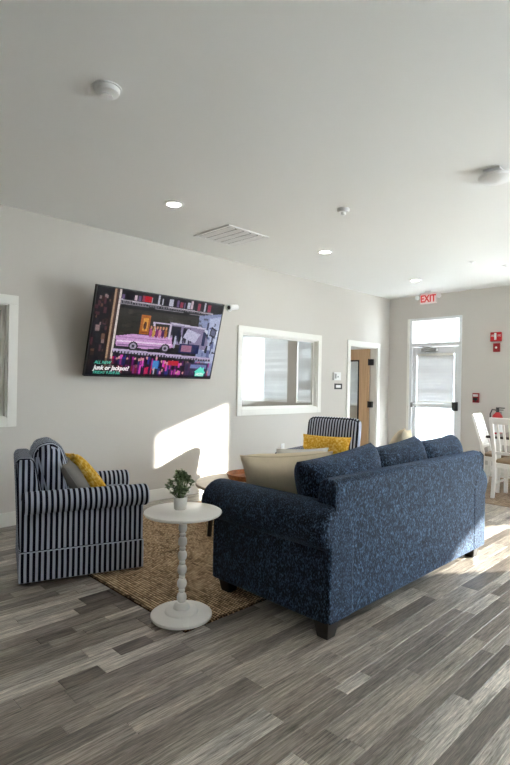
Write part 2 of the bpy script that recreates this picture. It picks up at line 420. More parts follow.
# ------------------------------------------------------------------ plank floor
def build_floor():
    fl = struct('floor', MB().box(XR, XB + .15, YR, YW, -.12, -.0065), plain('floor_joint', srgb(40, 36, 33), .8), 'grey brown wood plank floor of varied strips', 'floor')
    widths = (.07, .095, .125); lens = (.2, .4, .65, .9, 1.2)
    cache = {}
    def plank_mesh(w, l):
        if (w, l) in cache: return cache[(w, l)]
        g, ch, t = .0008, .0016, .006
        x, y = l / 2 - g, w / 2 - g
        vs = [(sx * x, sy * y, -t) for sx, sy in ((-1, -1), (1, -1), (1, 1), (-1, 1))] + [(sx * x, sy * y, -ch) for sx, sy in ((-1, -1), (1, -1), (1, 1), (-1, 1))] + \
             [(sx * (x - ch), sy * (y - ch), 0) for sx, sy in ((-1, -1), (1, -1), (1, 1), (-1, 1))]
        fs = [(8, 9, 10, 11)] + [(i, (i + 1) % 4, 4 + (i + 1) % 4, 4 + i) for i in range(4)] + [(4 + i, 4 + (i + 1) % 4, 8 + (i + 1) % 4, 8 + i) for i in range(4)]
        mb = MB(); mb.add(vs, fs); me = mesh_of('plank', mb, 'plank'); cache[(w, l)] = me; return me
    rs = random.Random(11); P = []
    y = YR
    while y < YW - .03:
        w = rs.choice(widths); 
        x = XR - rs.uniform(0, 1)
        while x < XB + .1:
            l = rs.choice(lens); P.append((x + l / 2, y + w / 2, w, l)); x += l
        y += w
    tones = [srgb(166, 159, 151), srgb(148, 139, 130), srgb(134, 125, 117), srgb(104, 96, 89), srgb(160, 151, 141), srgb(184, 177, 169), srgb(124, 117, 110), srgb(152, 144, 135)]
    def size(p):
        best = 0
        if 1.9 < p[0] < 4.7 and 2.5 < p[1] < 4.6: return 0
        for k in (-.5, -.25, 0, .25, .5):
            v = CM @ (Vector((p[0] + k * p[3], p[1], 0)) - Vector((0, 0, CAM_H)))
            if v[2] > .3:
                px, py = 255 + F_PX * v[0] / v[2], 382.5 - F_PX * v[1] / v[2]
                if -5 < px < 515 and py < 772: best = max(best, 1 / v[2])
        return best
    near = sorted(P, key=lambda p: -size(p))[:298]; ns = set(near)
    for p in near:
        o = bpy.data.objects.new('plank', plank_mesh(p[2], p[3])); C.objects.link(o); o.parent = fl; o.location = (p[0], p[1], 0)
        t = rs.choice(tones); k = rs.uniform(.85, 1.15); o.color = (t[0] * k, t[1] * k, t[2] * k, 1)
    rest = MB(); cols = []
    for p in P:
        if p in ns: continue
        g = .0012; x0, x1 = max(XR, p[0] - p[3] / 2 + g), min(XB, p[0] + p[3] / 2 - g); y0, y1 = p[1] - p[2] / 2 + g, min(YW, p[1] + p[2] / 2 - g)
        if x1 - x0 < .02 or y1 - y0 < .01: continue
        rest.box(x0, x1, y0, y1, -.006, 0); t = rs.choice(tones); k = rs.uniform(.85, 1.15); cols.append((t[0] * k, t[1] * k, t[2] * k, rs.random()))
    me = mesh_of('plank_remainder', rest, 'plankstuff')
    at = me.color_attributes.new('Col', 'FLOAT_COLOR', 'POINT'); arr = np.repeat(np.array(cols, dtype=np.float32), 8, axis=0).ravel(); at.data.foreach_set('color', arr)
    o = obj('plank_remainder', me, None, fl); o['kind'] = 'stuff'
build_floor()

# baseboards
def base(name, boxes, label):
    mb = MB()
    for b in boxes: mb.box(*b)
    struct(name, mb, 'trim', label, 'baseboard', bevel=.004)
base('baseboard_left', [(XR, 7.26, YW - .014, YW, 0, .135), (8.32, XB, YW - .014, YW, 0, .135)], 'white baseboard running along the television wall')
base('baseboard_back', [(XB - .014, XB, W2[1] + .09, 3.70, 0, .135), (XB - .014, XB, 4.745, YW - .014, 0, .135), (XB - .014, XB, YR, W2[0] - .09, 0, .135)], 'white baseboard along the exit door wall')

# window casings on the long wall
def casing_y(name, op, label, cat='window trim', w=.088, y=YW, bottom=True):
    t = sthing(name, label, cat, loc=(op[0], y, max(op[2], 0)))
    L = Matrix.Translation((-op[0], -y, -max(op[2], 0)))
    x0, x1, z0, z1 = op; z0 = max(z0, 0)
    zb = z0 - w if bottom else 0
    obj('casing', MB().box(x0 - w, x1 + w, y - .02, y, z1, z1 + w, L), 'trim', t, bevel=.003)
    obj('casing', MB().box(x0 - w, x0, y - .02, y, zb, z1, L), 'trim', t, bevel=.003)
    obj('casing', MB().box(x1, x1 + w, y - .02, y, zb, z1, L), 'trim', t, bevel=.003)
    if bottom: obj('casing', MB().box(x0, x1, y - .02, y, z0 - w, z0, L), 'trim', t, bevel=.003)
    # jamb lining inside the opening
    d = .121
    mb = MB(); mb.box(x0, x0 + .012, y, y + d, z0, z1, L).box(x1 - .012, x1, y, y + d, z0, z1, L).box(x0 + .012, x1 - .012, y, y + d, z1 - .012, z1, L)
    if bottom: mb.box(x0 + .012, x1 - .012, y, y + d, z0, z0 + .012, L)
    obj('jamb', mb, 'trim', t)
    return t, L
t, L = casing_y('window_1', IW, 'white framed interior window into the office beside the television', 'window')
obj('pane', MB().box(IW[0] + .012, IW[1] - .012, YW + .075, YW + .081, IW[2] + .012, IW[3] - .012, L), 'glass', t)
mb = MB(); a, b, z0, z1 = IW[0] + .012, IW[1] - .012, IW[2] + .012, IW[3] - .012
mb.box(a, b, YW + .06, YW + .10, z1 - .02, z1, L).box(a, b, YW + .06, YW + .10, z0, z0 + .02, L).box(a, a + .02, YW + .06, YW + .10, z0 + .02, z1 - .02, L).box(b - .02, b, YW + .06, YW + .10, z0 + .02, z1 - .02, L)
obj('glazing_stop', mb, 'trim', t)
t, L = casing_y('window_2', LW, 'white framed window cut by the left picture edge', 'window')
x0, x1, z0, z1 = LW; x0 += .012; x1 -= .012; z0 += .012; z1 -= .012; zm = 1.82
sash = MB()
for (q0, q1) in ((z0, zm), (zm, z1)):
    sash.box(x0, x1, YW + .05, YW + .09, q0, q0 + .04, L).box(x0, x1, YW + .05, YW + .09, q1 - .04, q1, L).box(x0, x0 + .045, YW + .05, YW + .09, q0 + .04, q1 - .04, L).box(x1 - .03, x1, YW + .05, YW + .09, q0 + .04, q1 - .04, L)
obj('sash', sash, 'trim', t)
obj('pane', MB().box(x0 + .045, x1 - .045, YW + .068, YW + .072, z0 + .04, zm - .04, L), 'glass', t)
obj('pane', MB().box(x0 + .045, x1 - .045, YW + .068, YW + .072, zm + .04, z1 - .04, L), 'glass', t)

# blinds
def blind(parent, fix, y0, y1, zb, zt, pitch=.03, tilt=50, depth=.032, L=None):
    # slats along Y at plane x=fix
    mb = MB(); z = zb + .03; rj = random.Random(int(y0 * 100))
    while z < zt - .04:
        a = R(tilt + rj.uniform(-5, 3))
        dx, dz = depth / 2 * math.cos(a), depth / 2 * math.sin(a)
        vs = [(fix - dx, y0, z - dz), (fix + dx, y0, z + dz), (fix + dx, y1, z + dz), (fix - dx, y1, z - dz)]
        vs += [(x, y, zz + .0015) for x, y, zz in vs]
        if L: vs = [L @ Vector(v) for v in vs]
        mb.add(vs, [(0, 1, 2, 3), (7, 6, 5, 4), (0, 4, 5, 1), (1, 5, 6, 2), (2, 6, 7, 3), (3, 7, 4, 0)]); z += pitch
    o = obj('blind_slats', mb, 'blind', parent); o['kind'] = 'stuff'
    obj('blind_headrail', MB().box(fix - .02, fix + .02, y0, y1, zt - .04, zt, L), 'trim', parent)
    obj('blind_bottom_rail', MB().box(fix - .018, fix + .018, y0, y1, zb, zb + .02, L), 'trim', parent)
def ext_window(name, op, label, mull=(), blinds=None, tilt=50, pitch=.03):
    y0, y1, z0, z1 = op
    t = sthing(name, label, 'window', loc=(XB, y0, z0)); L = Matrix.Translation((-XB, -y0, -z0))
    fx0, fx1 = XB + .07, XB + .12; w = .045; mb = MB()
    mb.box(fx0, fx1, y0, y1, z0, z0 + w, L).box(fx0, fx1, y0, y1, z1 - w, z1, L).box(fx0, fx1, y0, y0 + w, z0 + w, z1 - w, L).box(fx0, fx1, y1 - w, y1, z0 + w, z1 - w, L)
    obj('window_frame', mb, 'alum', t)
    edges = [y0 + w] + [m for m in mull] + [y1 - w]
    for m in mull: obj('mullion', MB().box(fx0, fx1, m - .025, m + .025, z0 + w, z1 - w, L), 'alum', t)
    for a, b in zip(edges[:-1], edges[1:]): obj('pane', MB().box(XB + .093, XB + .097, a, b, z0 + w, z1 - w, L), 'glass', t)
    if blinds: blind(t, XB + .035, y0 + .01, y1 - .01, blinds[0], blinds[1], L=L, tilt=tilt, pitch=pitch, depth=pitch * 1.5)
    return t
ext_window('window_3', W1, 'tall window on the end wall right of the picture')
ext_window('window_4', W2, 'wide glazed opening with half lowered blind on the end wall', blinds=(1.76, W2[3]), tilt=68, pitch=.026)
ext_window('window_5', W3, 'unseen end wall window with closed blind added for diffuse fill light', blinds=(W3[2], W3[3]), tilt=75, pitch=.024)
ext_window('window_6', OW[0], 'office window with lowered white blind seen left of the post', mull=(8.22,), blinds=(1.02, 2.74), tilt=80, pitch=.07)
ext_window('window_7', OW[1], 'office window with lowered white blind nearest the open door', mull=(6.5,), blinds=(1.02, 2.74), tilt=80, pitch=.07)

for k, (x0, x1, z0, z1) in enumerate(RW):
    t = sthing('window_%d' % (8 + k), 'unseen side window added for fill light, ' + ('nearer the viewer', 'nearer the end wall')[k], 'window', loc=(x0, YR, z0)); w = .05; a, b = -.11, -.06; xx, zz = x1 - x0, z1 - z0
    obj('window_frame', MB().box(0, xx, a, b, 0, w).box(0, xx, a, b, zz - w, zz).box(0, w, a, b, w, zz - w).box(xx - w, xx, a, b, w, zz - w).box(xx / 2 - .025, xx / 2 + .025, a, b, w, zz - w), 'alum', t)
    for (p, q) in ((w, xx / 2 - .025), (xx / 2 + .025, xx - w)): obj('pane', MB().box(p, q, -.088, -.084, w, zz - w), 'glass', t)

# ------------------------------------------------------------------ office door
t, L = casing_y('trim_1', DO, 'white door casing around the open office doorway', 'door trim', bottom=False, w=.085)
d = sthing('door_1', 'open maple office door with tall glass lite and black hinges', 'door', loc=(8.19, YW + .13, 0))
# leaf opens into the office along +Y; local y along the leaf
lw, lh, th = .84, 2.085, .044; st = .20
mb = MB(); mb.box(-th, 0, 0, st, .01, lh).box(-th, 0, lw - .12, lw, .01, lh).box(-th, 0, st, lw - .12, lh - .2, lh).box(-th, 0, st, lw - .12, .01, .42)
obj('door_leaf', mb, 'maple', d)
mb = MB(); x0, x1 = -th - .008, .008
mb.box(x0, x1, st, st + .025, .42, lh - .2).box(x0, x1, lw - .145, lw - .12, .42, lh - .2).box(x0, x1, st + .025, lw - .145, .42, .445).box(x0, x1, st + .025, lw - .145, lh - .225, lh - .2)
obj('lite_frame', mb, 'black', d)
obj('pane', MB().box(-th / 2 - .003, -th / 2 + .003, st + .025, lw - .145, .445, lh - .225), 'glass', d)
for z in (1.84, 1.06, .26):
    obj('hinge', MB().box(-.052, .012, -.075, .004, z - .055, z + .055).lathe([(.009, z - .06), (.009, z + .06)], 8, (-.055, -.005)), 'black', d)
hd = obj('handle', MB().box(-th - .012, -th, lw - .09, lw - .03, .98, 1.10).tube([(-th - .01, lw - .06, 1.04), (-th - .05, lw - .06, 1.04), (-th - .05, lw - .17, 1.04)], .009), 'black', d)

# ------------------------------------------------------------------ exit door (storefront)
e = sthing('door_2', 'white glazed exit door with transom, blind and push bar', 'door', loc=(XB, ED[0], 0))
L = Matrix.Translation((-XB, -ED[0], 0))
y0, y1, z1 = ED[0], ED[1], ED[3]; a, b = XB + .0, XB + .10
obj('door_frame', MB().box(a - .012, b, y0, y0 + .05, 0, z1, L).box(a - .012, b, y1 - .05, y1, 0, z1, L).box(a - .012, b, y0 + .05, y1 - .05, z1 - .05, z1, L).box(a - .012, b, y0 + .05, y1 - .05, 2.12, 2.19, L), 'alum', e, bevel=.003)
obj('side_casing', MB().box(XB - .018, XB, y1, y1 + .045, 0, z1, L), 'trim', e)
obj('transom_pane', MB().box(XB + .05, XB + .055, y0 + .05, y1 - .05, 2.19, z1 - .05, L), 'glass', e)
ly0, ly1 = y0 + .055, y1 - .055
lf = MB(); a, b = XB + .02, XB + .065
lf.box(a, b, ly0, ly0 + .075, .01, 2.115, L).box(a, b, ly1 - .075, ly1, .01, 2.115, L).box(a, b, ly0 + .075, ly1 - .075, 2.0, 2.115, L).box(a, b, ly0 + .075, ly1 - .075, .01, .22, L).box(a, b, ly0 + .075, ly1 - .075, 1.03, 1.12, L)
obj('door_leaf', lf, 'alum', e, bevel=.003)
obj('pane', MB().box(XB + .043, XB + .047, ly0 + .075, ly1 - .075, .22, 1.03, L), 'glass', e)
obj('pane', MB().box(XB + .043, XB + .047, ly0 + .075, ly1 - .075, 1.12, 2.0, L), 'glass', e)
blind(e, XB + .022, ly0 + .09, ly1 - .09, 1.13, 2.0, pitch=.06, tilt=78, depth=.086, L=L)
pb = obj('push_bar', MB().box(XB - .065, XB - .025, ly0 + .02, ly1 - .02, 1.045, 1.10, L), 'alum', e, bevel=.006)
obj('push_bar_bracket', MB().box(XB - .07, XB + .02, ly1 - .05, ly1 - .005, 1.03, 1.115, L), 'grey', e)
obj('latch_case', MB().box(XB - .075, XB + .02, ly0 - .0, ly0 + .075, 1.0, 1.15, L), 'black', e, bevel=.005)
cl = obj('door_closer', MB().box(XB - .055, XB + .02, ly0 + .38, ly0 + .66, 2.035, 2.09, L), 'grey', e, bevel=.005)
obj('closer_arm', MB().tube([L @ Vector((XB - .03, ly0 + .45, 2.095)), L @ Vector((XB - .14, ly0 + .60, 2.115)), L @ Vector((XB - .014, ly0 + .72, 2.135))], .009), 'grey', cl)

# ------------------------------------------------------------------ outside
bld = thing('building', 'white building across the yard seen through the exit door', 'building', loc=(15.5, 7, -.13))
wb = wall_grid([-9.4, 9.0], [0, 5.6], [(-4.5, -3.2, .9, 2.4), (-1.9, -.6, .9, 2.4), (.6, 1.9, .9, 2.4), (3.2, 4.5, .9, 2.4), (-3.8, -2.9, 3.3, 4.5), (-.9, .2, 3.3, 4.5)], lambda u, t, z: (t * 4.0, u, z))
obj('facade', wb, 'stucco', bld)
obj('roof', MB().prism([(-.5, 5.6), (4.5, 5.6), (2, 6.6)], 'y', -9.7, 9.3), 'roofgrey', bld)
for (u0, u1, q0, q1) in ((-4.5, -3.2, .9, 2.4), (-1.9, -.6, .9, 2.4), (.6, 1.9, .9, 2.4), (3.2, 4.5, .9, 2.4), (-3.8, -2.9, 3.3, 4.5), (-.9, .2, 3.3, 4.5)):
    w = obj('window', MB().box(.08, .12, u0, u1, q0, q0 + .08).box(.08, .12, u0, u1, q1 - .08, q1).box(.08, .12, u0, u0 + .08, q0 + .08, q1 - .08).box(.08, .12, u1 - .08, u1, q0 + .08, q1 - .08).box(.08, .12, (u0 + u1) / 2 - .03, (u0 + u1) / 2 + .03, q0 + .08, q1 - .08), 'trim', bld)
    obj('pane', MB().box(.14, .16, u0, u1, q0, q1), plain('dark_window', srgb(110, 125, 140), .1), w)
nb = thing('sun_block_building', 'unseen building added to keep the sun off the side windows', 'building', loc=(5.5, -9.2, -.13))  # out of view, added to block the sun at the side windows
obj('facade', MB().box(-9, 10.2, -5, 0, 0, 5.7), 'stucco', nb); obj('roof', MB().box(-9.3, 10.4, -5.3, .2, 5.7, 5.85), 'roofgrey', nb)
can = thing('canopy', 'grey sloping entrance canopy outside the exit door', 'canopy', loc=(XB + .15, 4.2, 2.72))
obj('canopy_roof', MB().prism([(0, .22), (0, .14), (1.3, -.02), (1.3, .06)], 'y', -1.0, 1.3), 'roofgrey', can)
for y in (-.9, 1.2): obj('bracket', MB().tube([(0, y, -.2), (.9, y, .02)], .025), 'grey', can)
def leaves(n, pts, size, seed):
    rs = random.Random(seed); mb = MB()
    for k in range(n):
        c = Vector(pts(rs)); q = Quaternion((rs.gauss(0, 1), rs.gauss(0, 1), rs.gauss(0, 1), rs.gauss(0, 1))); q.normalize()
        l = size * rs.uniform(.7, 1.2); w = l * .5
        vs = [c + q @ Vector(v) for v in ((-l / 2, 0, 0), (0, -w / 2, w * .12), (l / 2, 0, 0), (0, w / 2, w * .12))]
        mb.add(vs, [(0, 1, 2, 3)])
    return mb
struct('wall_side_room_end', MB().box(-1.0, 3.95, 8.6, 8.7, -.01, H), 'wall', 'end wall of the room behind the far left window', 'wall')
struct('wall_side_room_left', MB().box(-1.1, -1.0, YW + .121, 8.7, -.01, H), 'wall', 'side wall of the room behind the far left window', 'wall')
struct('floor_side_room', MB().box(-1.1, 3.95, YW, 8.7, -.12, -.004), 'officefloor', 'grey floor of the room behind the far left window', 'floor')
hg = thing('indoor_plant', 'tall leafy green plant behind the far left window', 'plant', loc=(2.2, 6.9, -.004))
fo = obj('foliage', leaves(4200, lambda r: (r.uniform(-.9, 1.3), r.uniform(-.4, .4), r.uniform(1.15, 2.75)), .11, 3), 'hedge', hg); fo['kind'] = 'stuff'
obj('stem', MB().tube([(-.4, 0, .45), (-.5, .05, 2.5)], .03).tube([(.4, 0, .45), (.55, .05, 2.5)], .03).tube([(0, 0, .45), (.05, .05, 2.5)], .03), 'darkwood', hg)
obj('planter', MB().box(-.9, 1.3, -.25, .25, 0, .5), 'black', hg, bevel=.01)

# ------------------------------------------------------------------ ceiling fittings
def downlight(x, y, label, group='recessed ceiling lights'):
    t = thing('recessed_light', label, 'ceiling light', (x, y, H), group=group)
    obj('trim_ring', MB().lathe([(.062, -.004), (.066, -.010), (.092, -.008), (.098, -.001), (.098, .0)], 28, close=False), 'white', t, smooth=True)
    obj('lens', MB().lathe([(.064, -.004), (.064, -.001)], 24), 'lampdiff', t)
    return t
downlight(2.77, 3.905, 'lit recessed ceiling light nearest above the television')
downlight(5.04, 3.905, 'lit recessed ceiling light in the middle of the row')
downlight(7.31, 3.905, 'lit recessed ceiling light nearest the exit sign')
for k, (x, y) in enumerate(((.5, 3.905), (.5, -.6), (2.77, -.6), (5.04, -.6), (7.31, -.6))):  # unseen lights added as fill for the room
    downlight(x, y, 'unseen ceiling light added for fill outside the picture', 'added fill lights out of the picture')
MT['panel'] = emis('fill_panel_glow', (1, .97, .93, 1), 3.0)  # glowing panels added to brighten the rooms beyond the long wall
for (x, y, l) in ((1.2, 6.4, 'added fill panel in the room behind the far left window'), (6.0, 6.6, 'added office fill panel nearer the interior window'), (7.2, 8.4, 'added office fill panel nearer the office end wall')):
    t = thing('fill_panel', l, 'ceiling light', (x, y, H), group='added fill panels beyond the long wall')
    obj('frame', MB().box(-.62, .62, -.32, -.29, -.02, 0).box(-.62, .62, .29, .32, -.02, 0).box(-.62, -.59, -.29, .29, -.02, 0).box(.59, .62, -.29, .29, -.02, 0), 'white', t)
    obj('diffuser', MB().box(-.59, .59, -.29, .29, -.012, -.002), 'panel', t)
v = thing('ceiling_vent', 'square white ceiling air vent with slats', 'vent', (3.815, 4.275, H))
obj('vent_frame', MB().box(-.30, .30, -.30, -.265, -.012, 0).box(-.30, .30, .265, .30, -.012, 0).box(-.30, -.265, -.265, .265, -.012, 0).box(.265, .30, -.265, .265, -.012, 0), 'white', v, bevel=.003)
obj('vent_shade', MB().box(-.265, .265, -.265, .265, -.003, -.001), 'black', v)  # flat black sheet stands in for the shade behind the slats
for k in range(5):
    x = -.212 + k * .106
    obj('slat', MB().box(-.036, .036, -.265, .265, -.001, .001, TRS((x, 0, -.011), ry=R(8))), 'white', v)
def smoke(name, x, y, label, prof, extra=None):
    t = thing(name, label, 'detector', (x, y, H))
    obj('housing', MB().lathe(prof, 28), 'white', t, smooth=40)
    return t
t = smoke('smoke_detector', 1.41, 2.65, 'round white smoke detector nearest the viewer on the ceiling', [(.072, 0), (.072, -.012), (.066, -.03), (.045, -.038), (.0, -.04)])
obj('sensor_ring', MB().lathe([(.03, -.036), (.034, -.05), (.0, -.052)], 20), 'white', t, smooth=40)
obj('base_plate', MB().lathe([(.082, 0), (.082, -.006), (.07, -.006)], 28, close=False), 'white', t)
t = smoke('heat_detector', 3.93, 2.84, 'small white ceiling detector between the lights and the dome', [(.06, 0), (.06, -.012), (.05, -.03), (.0, -.032)])
obj('sensor_tip', MB().lathe([(.022, -.03), (.026, -.055), (.0, -.06)], 16), 'white', t, smooth=40)
t = smoke('occupancy_sensor', 4.03, 1.50, 'wide white dome shaped sensor at the right of the ceiling', [(.02, -.03), (.125, -.035), (.12, -.055), (.08, -.075), (.0, -.085)])
obj('mounting_bracket', MB().box(-.10, .06, -.06, .06, -.012, 0).box(-.02, .02, -.02, .02, -.04, -.012), 'white', t, bevel=.003)
for (x, y, l) in ((6.72, 2.79, 'small ceiling sprinkler cap left of the other'), (7.20, 2.53, 'small ceiling sprinkler cap at the right picture edge')):
    t = thing('sprinkler', l, 'sprinkler', (x, y, H), group='ceiling sprinklers')
    obj('cap', MB().lathe([(.045, 0), (.045, -.006), (.0, -.008)], 20), 'white', t)
    obj('deflector', MB().lathe([(.012, -.008), (.012, -.014), (.02, -.016), (.02, -.018), (.0, -.018)], 14), 'white', t)

# ------------------------------------------------------------------ exit sign, alarms, thermostat, outlet, extinguisher, camera
ex = thing('exit_sign', 'lit red exit sign with side lamps hung from the ceiling', 'exit sign', M=frame_M((8.28, 4.18, H), (0, -1, 0), (0, 0, 1)))
obj('sign_box', MB().box(-.15, .15, -.215, -.03, -.03, .0), 'exitwhite', ex, bevel=.006)
obj('mount', MB().box(-.06, .06, -.03, 0, -.03, .0), 'white', ex)
text_mesh('letters', 'EXIT', .17, 'exitred', ex, 0, -.185, .002, 'CENTER', .001, sx=.8, bold=.004)
for sx in (-1, 1):
    hd = obj('lamp_head', MB().lathe([(.015, -.03), (.036, -.01), (.038, .02), (.0, .02)], 16, (sx * .195, -.10)), 'white', ex, smooth=40)
    obj('lamp_arm', MB().box(min(sx * .15, sx * .18), max(sx * .15, sx * .18), -.11, -.09, -.02, -.005), 'white', hd)
al = thing('fire_alarm', 'red fire alarm strobe high on the end wall', 'fire alarm', M=frame_M((XB, 3.165, 2.235), (0, -1, 0), (0, 0, 1)))
obj('housing', MB().box(-.085, .085, -.075, .075, 0, .05), 'red', al, bevel=.006)
obj('strobe_lens', MB().box(-.015, .015, -.05, .06, .05, .07), 'white', al, bevel=.004)
text_mesh('lettering', 'FIRE', .05, 'white', al, -.07, -.0, .0505, 'LEFT', .0005, sx=.55)
text_mesh('lettering', 'FIRE', .05, 'white', al, .03, -.0, .0505, 'LEFT', .0005, sx=.55)
bx_ = thing('alarm_box', 'small red call box under the fire alarm strobe', 'call box', M=frame_M((XB, 3.155, 2.06), (0, -1, 0), (0, 0, 1)))
obj('housing', MB().box(-.05, .05, -.07, .07, 0, .045), 'dred', bx_, bevel=.006)
obj('button', MB().lathe([(.018, .045), (.016, .055), (0, .056)], 14), 'white', bx_)
ps = thing('pull_station', 'red fire pull station beside the exit door', 'pull station', M=frame_M((XB, 3.475, 1.235), (0, -1, 0), (0, 0, 1)))
obj('housing', MB().box(-.052, .052, -.08, .08, 0, .04), 'dred', ps, bevel=.005)
obj('pull_handle', MB().box(-.035, .035, -.035, .0, .04, .055).box(-.008, .008, -.065, -.035, .04, .05), 'black', ps)
obj('faceplate', MB().box(-.04, .04, .02, .06, .04, .043), 'white', ps)
fe = thing('fire_extinguisher', 'red fire extinguisher hung on the end wall behind the chairs', 'fire extinguisher', (XB - .12, 3.09, .55))
obj('cylinder', MB().lathe([(.0, 0), (.08, .0), (.085, .02), (.085, .36), (.07, .42), (.035, .455), (.03, .47), (0, .47)], 24), 'red', fe, smooth=40)
obj('valve', MB().lathe([(.026, .47), (.026, .50), (.015, .505)], 14).box(-.012, .012, -.11, .02, .53, .545).box(-.012, .012, -.09, .02, .50, .512).box(-.015, .015, -.02, .02, .50, .54), 'black', fe)
obj('hose', MB().tube([(0, .02, .50), (-.03, .07, .51), (-.06, .09, .44), (-.06, .085, .30), (-.06, .08, .18)], .011), 'black', fe)
obj('label_band', MB().lathe([(.0858, .15), (.0858, .28)], 24, close=False), 'white', fe, smooth=True)
obj('wall_hook', MB().box(.075, .12, -.02, .02, .40, .47), 'grey', fe)
ts = thing('thermostat', 'white wall thermostat beside the office door', 'thermostat', M=frame_M((6.955, YW, 1.545), (1, 0, 0), (0, 0, 1)))
obj('housing', MB().box(-.08, .12, -.06, .075, 0, .03), 'white', ts, bevel=.006)
obj('display', MB().box(-.055, -.01, -.03, .05, .03, .032), 'grey', ts)
obj('dial', MB().lathe([(.012, .03), (.012, .038), (0, .038)], 14, (.03, .0)), 'grey', ts)
rs_ = thing('room_sign', 'small black and white room sign under the thermostat', 'sign', M=frame_M((7.035, YW, 1.385), (1, 0, 0), (0, 0, 1)))
obj('plate', MB().box(-.105, .105, -.048, .048, 0, .008), 'black', rs_, bevel=.002)
obj('insert', MB().box(-.07, .06, -.022, .022, .008, .010), 'white', rs_)
ou = thing('wall_outlet', 'white wall outlet plate beside the far striped armchair', 'outlet', M=frame_M((5.674, YW, .46), (1, 0, 0), (0, 0, 1)))
obj('plate', MB().box(-.037, .037, -.06, .06, 0, .006), 'white', ou, bevel=.002)
for y in (-.025, .025): obj('socket', MB().lathe([(.017, .006), (.017, .009), (0, .009)], 14, (0, y)), 'trim', ou)
sc = thing('security_camera', 'small white camera on the wall right of the television', 'camera', M=frame_M((4.56, YW, 2.41), (1, 0, 0), (0, 0, 1)))
obj('mount_plate', MB().lathe([(.05, 0), (.05, .015), (0, .015)], 20), 'white', sc)
obj('camera_arm', MB().tube([(0, 0, .015), (0, .0, .05), (-.02, .0, .07)], .014), 'white', sc)
cb = obj('camera_body', MB().tube([(.07, .012, .075), (-.09, -.012, .10)], .038, 16), 'white', sc, smooth=40)
obj('camera_lens', MB().tube([(-.09, -.012, .10), (-.094, -.0126, .1006)], .026, 14), 'black', cb)

